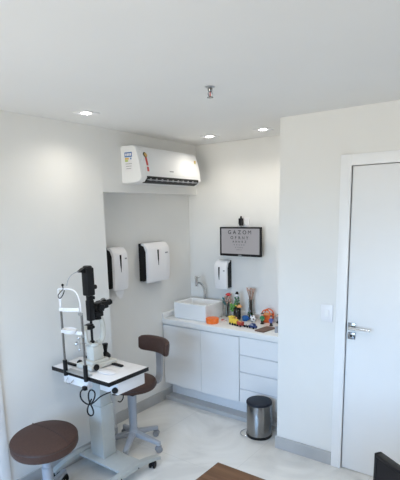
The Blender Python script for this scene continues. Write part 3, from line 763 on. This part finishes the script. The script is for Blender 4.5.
# base on rails
MB().box((-.225, .060, .002), (.165, .085, .014), .003).box((-.225, -.105, .002), (-.11, -.08, .014), .003).build('rails', M['black_plastic'], sl)
bs = MB()
bs.box((-.085, -.115, .006), (.072, .115, .036), .006).box((-.055, -.085, .032), (.05, .06, .056), .008)
bs.build('sliding_base', M['cream'], sl)
for sg in (-1, 1):
    MB().lathe([(0, 0), (.02, 0), (.022, .004), (.022, .012), (.017, .016), (0, .016)], (sg*.078-.0065, -.08, .026), (sg, 0, 0), 18).build('guide_wheel', M['black_plastic'], sl)
MB().lathe([(0, .034), (.034, .034), (.036, .040), (.034, .052), (.024, .062), (.017, .07), (.012, .074), (.013, .09), (.020, .125), (.019, .134), (0, .135)], (-.018, .090, 0), seg=28).build('joystick', M['black_plastic'], sl)
col = MB().box((-.042, -.060, .054), (.034, .030, .150), .010).cyl((0, -.02, .148), (0, -.02, .172), .037, .034, 28, .004)
col.build('pillar', M['cream'], sl)
hw = MB().cyl((-.05, -.045, .165), (-.09, -.09, .165), .006, None, 10)
hw.lathe([(0, 0), (.012, 0), (.014, .004), (.012, .012), (0, .014)], (-.09, -.09, .165), (-1, -1, 0), 14)
hw.cyl((-.075, -.085, .12), (-.075, -.085, .21), .005, .004, 10).ball((-.075, -.085, .125), .010).ball((-.075, -.085, .205), .010)
hw.build('adjustment_screw', M['satin'], sl)
# microscope arm: S shaped cream arm rising on the observer side
ar = MB().tube([(.012, .0, .165), (.012, .030, .170), (.012, .050, .20), (.012, .056, .26), (.012, .050, .31), (.010, .035, .345)], lambda u: .020-.004*u, 14, 2)
ar.build('microscope_arm', M['cream'], sl)
# illumination arm and tower
ia = MB().tube([(.0, -.03, .165), (.0, -.075, .175), (.0, -.088, .21), (.0, -.085, .30)], .012, 12, 2)
ia.build('illumination_arm', M['cream'], sl)
MB().cyl((.0, -.035, .165), (.0, -.035, .40), .0085, None, 14).ball((0, -.035, .18), .017, .7).build('pivot_rod', M['black_plastic'], sl)
MB().lathe([(0, .27), (.022, .27), (.028, .276), (.028, .300), (.022, .306), (0, .306)], (0, -.05, 0), seg=22).box((-.042, -.062, .28), (.042, -.038, .298), .004).build('slit_width_knob', M['black_plastic'], sl)
tw_ = MB()
tw_.box((-.021, -.068, .33), (.021, -.024, .47), .007).box((-.017, -.064, .46), (.017, -.026, .53), .006)
tw_.box((-.030, -.078, .50), (.030, -.018, .685), .008)
tw_.lathe([(0, 0), (.030, 0), (.030, .010), (.024, .016), (0, .016)], (0, -.048, .68), seg=22)
tw_.build('illumination_tower', M['black_plastic'], sl).data.transform(Matrix.Translation((.014, 0, 0)))
MB().prism([(-.035, .665), (-.035, .692), (-.085, .686), (-.120, .668), (-.118, .66), (-.08, .655)], -.016, .016, 'yz').build('lamp_cap', M['black_plastic'], sl).data.transform(Matrix.Translation((.014, 0, 0)))
kb = MB().lathe([(0, 0), (.012, 0), (.015, .004), (.015, .026), (.011, .032), (0, .032)], (.0, -.02, .552), (.5, 1, 0), 16)
kb.lathe([(0, 0), (.010, 0), (.012, .003), (.012, .014), (0, .014)], (.0, -.022, .48), (.4, 1, 0), 16)
kb.build('filter_knob', M['black_plastic'], sl).data.transform(Matrix.Translation((.014, 0, 0)))
MB().tube([(-.004, -.115, .668), (-.016, -.16, .655), (-.020, -.195, .62), (-.018, -.205, .585)], .0028, 8, 2).build('lamp_cable', M['grey_metal'], sl).data.transform(Matrix.Translation((.014, 0, 0)))
# microscope body and eyepieces
mb_ = MB()
mb_.box((-.030, -.010, .365), (.030, .066, .43), .010).cyl((0, -.045, .392), (0, .0, .395), .021, .024, 22, .003)
mb_.cyl((0, .02, .315), (0, .02, .372), .030, .026, 22, .003).box((-.036, -.02, .335), (.036, .05, .372), .008)
mb_.box((-.046, .045, .385), (.046, .092, .432), .010)
mb_.build('microscope_body', M['black_plastic'], sl).data.transform(Matrix.Translation((0, 0, .010)))
for sg in (-1, 1):
    MB().cyl((sg*.030, .070, .412), (sg*.030, .100, .418), .017, .016, 20, .002).cyl((sg*.030, .098, .418), (sg*.030, .122, .422), .0205, .0195, 20, .003).build('eyepiece', M['black_plastic'], sl).data.transform(Matrix.Translation((0, 0, .012)))
MB().lathe([(0, 0), (.022, 0), (.024, .004), (.024, .016), (.020, .020), (0, .020)], (.030, .03, .398), (1, 0, 0), 22).build('magnification_dial', M['black_plastic'], sl).data.transform(Matrix.Translation((0, 0, .010)))
MB().tube([(-.01, .05, .43), (.0, .07, .455), (.01, .10, .452), (.015, .115, .435)], .003, 8, 2).build('breath_shield_wire', M['satin'], sl)
hb = MB().lathe([(0, .0), (.05, 0), (.055, .004), (.045, .009), (0, .010)], (.150, -.055, .002), seg=32, sx=1.5, sy=.8); hb.build('hand_rest', M['white_plastic'], sl)

# power cables under the table
cb = thing('power_cable', 'looped black cable bundle hanging under the instrument table', 'cable', (0, 0, 0))
c_ = MB()
c_.tube([(-2.29, 1.80, .735), (-2.315, 1.795, .738), (-2.345, 1.79, .71), (-2.345, 1.79, .665), (-2.30, 1.79, .642), (-2.25, 1.79, .644), (-2.20, 1.785, .70), (-2.195, 1.79, .745), (-2.235, 1.79, .755), (-2.27, 1.795, .72), (-2.265, 1.79, .67), (-2.225, 1.79, .62), (-2.225, 1.79, .585), (-2.26, 1.79, .565), (-2.29, 1.79, .585), (-2.275, 1.79, .63), (-2.23, 1.785, .69)], .0048, 8, 2)
c_.build('loop', M['rubber'], cb).data.transform(Matrix.Translation((.018, 0, -.006)))
c_ = MB().tube([(-2.255, 1.785, .64), (-2.21, 1.77, .650), (-2.16, 1.765, .685), (-2.135, 1.79, .718), (-2.13, 1.84, .722), (-2.135, 1.88, .718)], .0042, 8, 2); c_.build('lead', M['rubber'], cb)
c_ = MB().tube([(-2.135, 1.893, .695), (-2.145, 1.935, .676), (-2.165, 2.015, .650), (-2.19, 2.035, .605), (-2.23, 2.045, .565), (-2.29, 2.08, .545)], .0042, 8, 2); c_.build('lead', M['rubber'], cb)
MB().box((-2.305, 1.788, .722), (-2.275, 1.812, .748), .004).build('connector', M['black_plastic'], cb)

# ------------------------------------------------------------------ desk and monitor near the viewer
dk = thing('desk', 'brown wooden desk whose corner shows at the bottom of the photo', 'desk', (-1.069, 1.535, 0))
MB().box((0, -.72, .722), (1.60, 0, .75), .002).build('desktop', M['wood'], dk)
MB().box((.0, -.70, .0), (.03, -.03, .721), .002).build('side_panel', M['wood'], dk)
MB().box((1.57, -.70, .0), (1.60, -.03, .721), .002).build('side_panel', M['wood'], dk)
MB().box((.03, -.08, .30), (1.57, -.06, .721), .002).build('modesty_panel', M['wood'], dk)
ang = math.atan2(-.578, .816)
P0 = Vector((-.318, 1.235, 1.175))
dm = thing('desk_monitor', 'black flat monitor at the bottom right corner of the photo', 'monitor', (P0.x+.816*.27, P0.y-.578*.27, .75), ang)
hh = .425; D = MB()
e = .011
for lo, hi in (((-.27, -.012, 0), (.27, .010, .016)), ((-.27, -.012, .325-e), (.27, .010, .325)), ((-.27, -.012, 0), (-.27+e, .010, .325)), ((.27-e, -.012, 0), (.27, .010, .325))):
    D.box((lo[0], lo[1], lo[2]+.10), (hi[0], hi[1], hi[2]+.10), .002)
D.build('bezel', M['black_plastic'], dm)
MB().box((-.266, -.006, .104), (.266, .016, .421), .003).build('back_shell', M['black_matte'], dm)
MB().box((-.27+e-.001, -.010, .115), (.27-e+.001, -.0055, .415)).build('screen', M['screen_off'], dm)
MB().box((-.03, .012, .01), (.03, .035, .26), .004).build('stand_neck', M['black_matte'], dm)
MB().box((-.12, -.07, 0), (.12, .09, .012), .004).build('stand_foot', M['black_matte'], dm)

# ------------------------------------------------------------------ light
l = bpy.data.lights.new('window_opening', 'AREA'); l.shape = 'RECTANGLE'; l.size = wx1-wx0; l.size_y = wz1-wz0; l.cycles.is_portal = True
o = bpy.data.objects.new('window_opening', l); C.objects.link(o); o.location = ((wx0+wx1)/2, YF-.11, (wz0+wz1)/2); o.rotation_euler = (PI/2, 0, 0)
BEAM = 6.
for x, y, _ in SPOTS + [(-.9, 1.3, ''), (-1.5, .2, ''), (-.6, .2, ''), (.7, 1.2, ''), (.6, -.8, ''), (-1.5, -.9, '')]:  # unlabelled entries: unseen fill spots without fixtures, added for even warm light
    l = bpy.data.lights.new('downlight_and_fill_beam', 'SPOT'); l.energy = BEAM if _ else 2.6*BEAM; l.spot_size = math.radians(150); l.spot_blend = 1.; l.shadow_soft_size = .04; l.color = (1, .93, .82)
    o = bpy.data.objects.new('downlight_and_fill_beam', l); C.objects.link(o); o.location = (x, y, H-.012)
w = bpy.data.worlds.new('sky'); bpy.context.scene.world = w; w.use_nodes = True
nt = w.node_tree; bg = nt.nodes['Background']
tc = nt.nodes.new('ShaderNodeTexCoord'); sx = nt.nodes.new('ShaderNodeSeparateXYZ'); mr = nt.nodes.new('ShaderNodeMapRange'); rp = nt.nodes.new('ShaderNodeValToRGB')
mr.inputs['From Min'].default_value = -1; mr.inputs['From Max'].default_value = 1
nt.links.new(tc.outputs['Generated'], sx.inputs[0]); nt.links.new(sx.outputs['Z'], mr.inputs['Value']); nt.links.new(mr.outputs[0], rp.inputs['Fac']); nt.links.new(rp.outputs[0], bg.inputs[0])
e = rp.color_ramp.elements
e[0].position = .0; e[0].color = (.42, .39, .33, 1); e[1].position = 1; e[1].color = (.20, .46, 1, 1)
for p, c in ((.485, (.56, .53, .46, 1)), (.515, (.50, .73, 1, 1)), (.65, (.33, .60, 1, 1))):
    q = e.new(p); q.color = c
bg.inputs[1].default_value = 9.
# ------------------------------------------------------------------ camera
right, down, fwd = Vector((.80276, .59593, -.02109)), Vector((.09356, -.16080, -.98254)), Vector((-.58892, .78677, -.18484))
cd = bpy.data.cameras.new('camera'); cam = bpy.data.objects.new('camera', cd); C.objects.link(cam)
cam.matrix_world = Matrix.Translation((0, 0, 1.8455)) @ Matrix((right, -down, -fwd)).transposed().to_4x4()
cd.sensor_fit = 'HORIZONTAL'; cd.sensor_width = 36; cd.lens = 461.159/400*36
cd.shift_y = (297.086-240)/400; cd.clip_start = .02
sc = bpy.context.scene; sc.camera = cam
sc.view_settings.view_transform = 'Standard'; sc.view_settings.look = 'None'; sc.view_settings.gamma = 1
sc.view_settings.use_curve_mapping = False
sc.view_settings.exposure = 1.13
sc.cycles.use_denoising = True; sc.cycles.max_bounces = 12; sc.cycles.diffuse_bounces = 6; sc.cycles.transmission_bounces = 10
sc.cycles.sample_clamp_indirect = 6; sc.cycles.caustics_reflective = False; sc.cycles.caustics_refractive = False
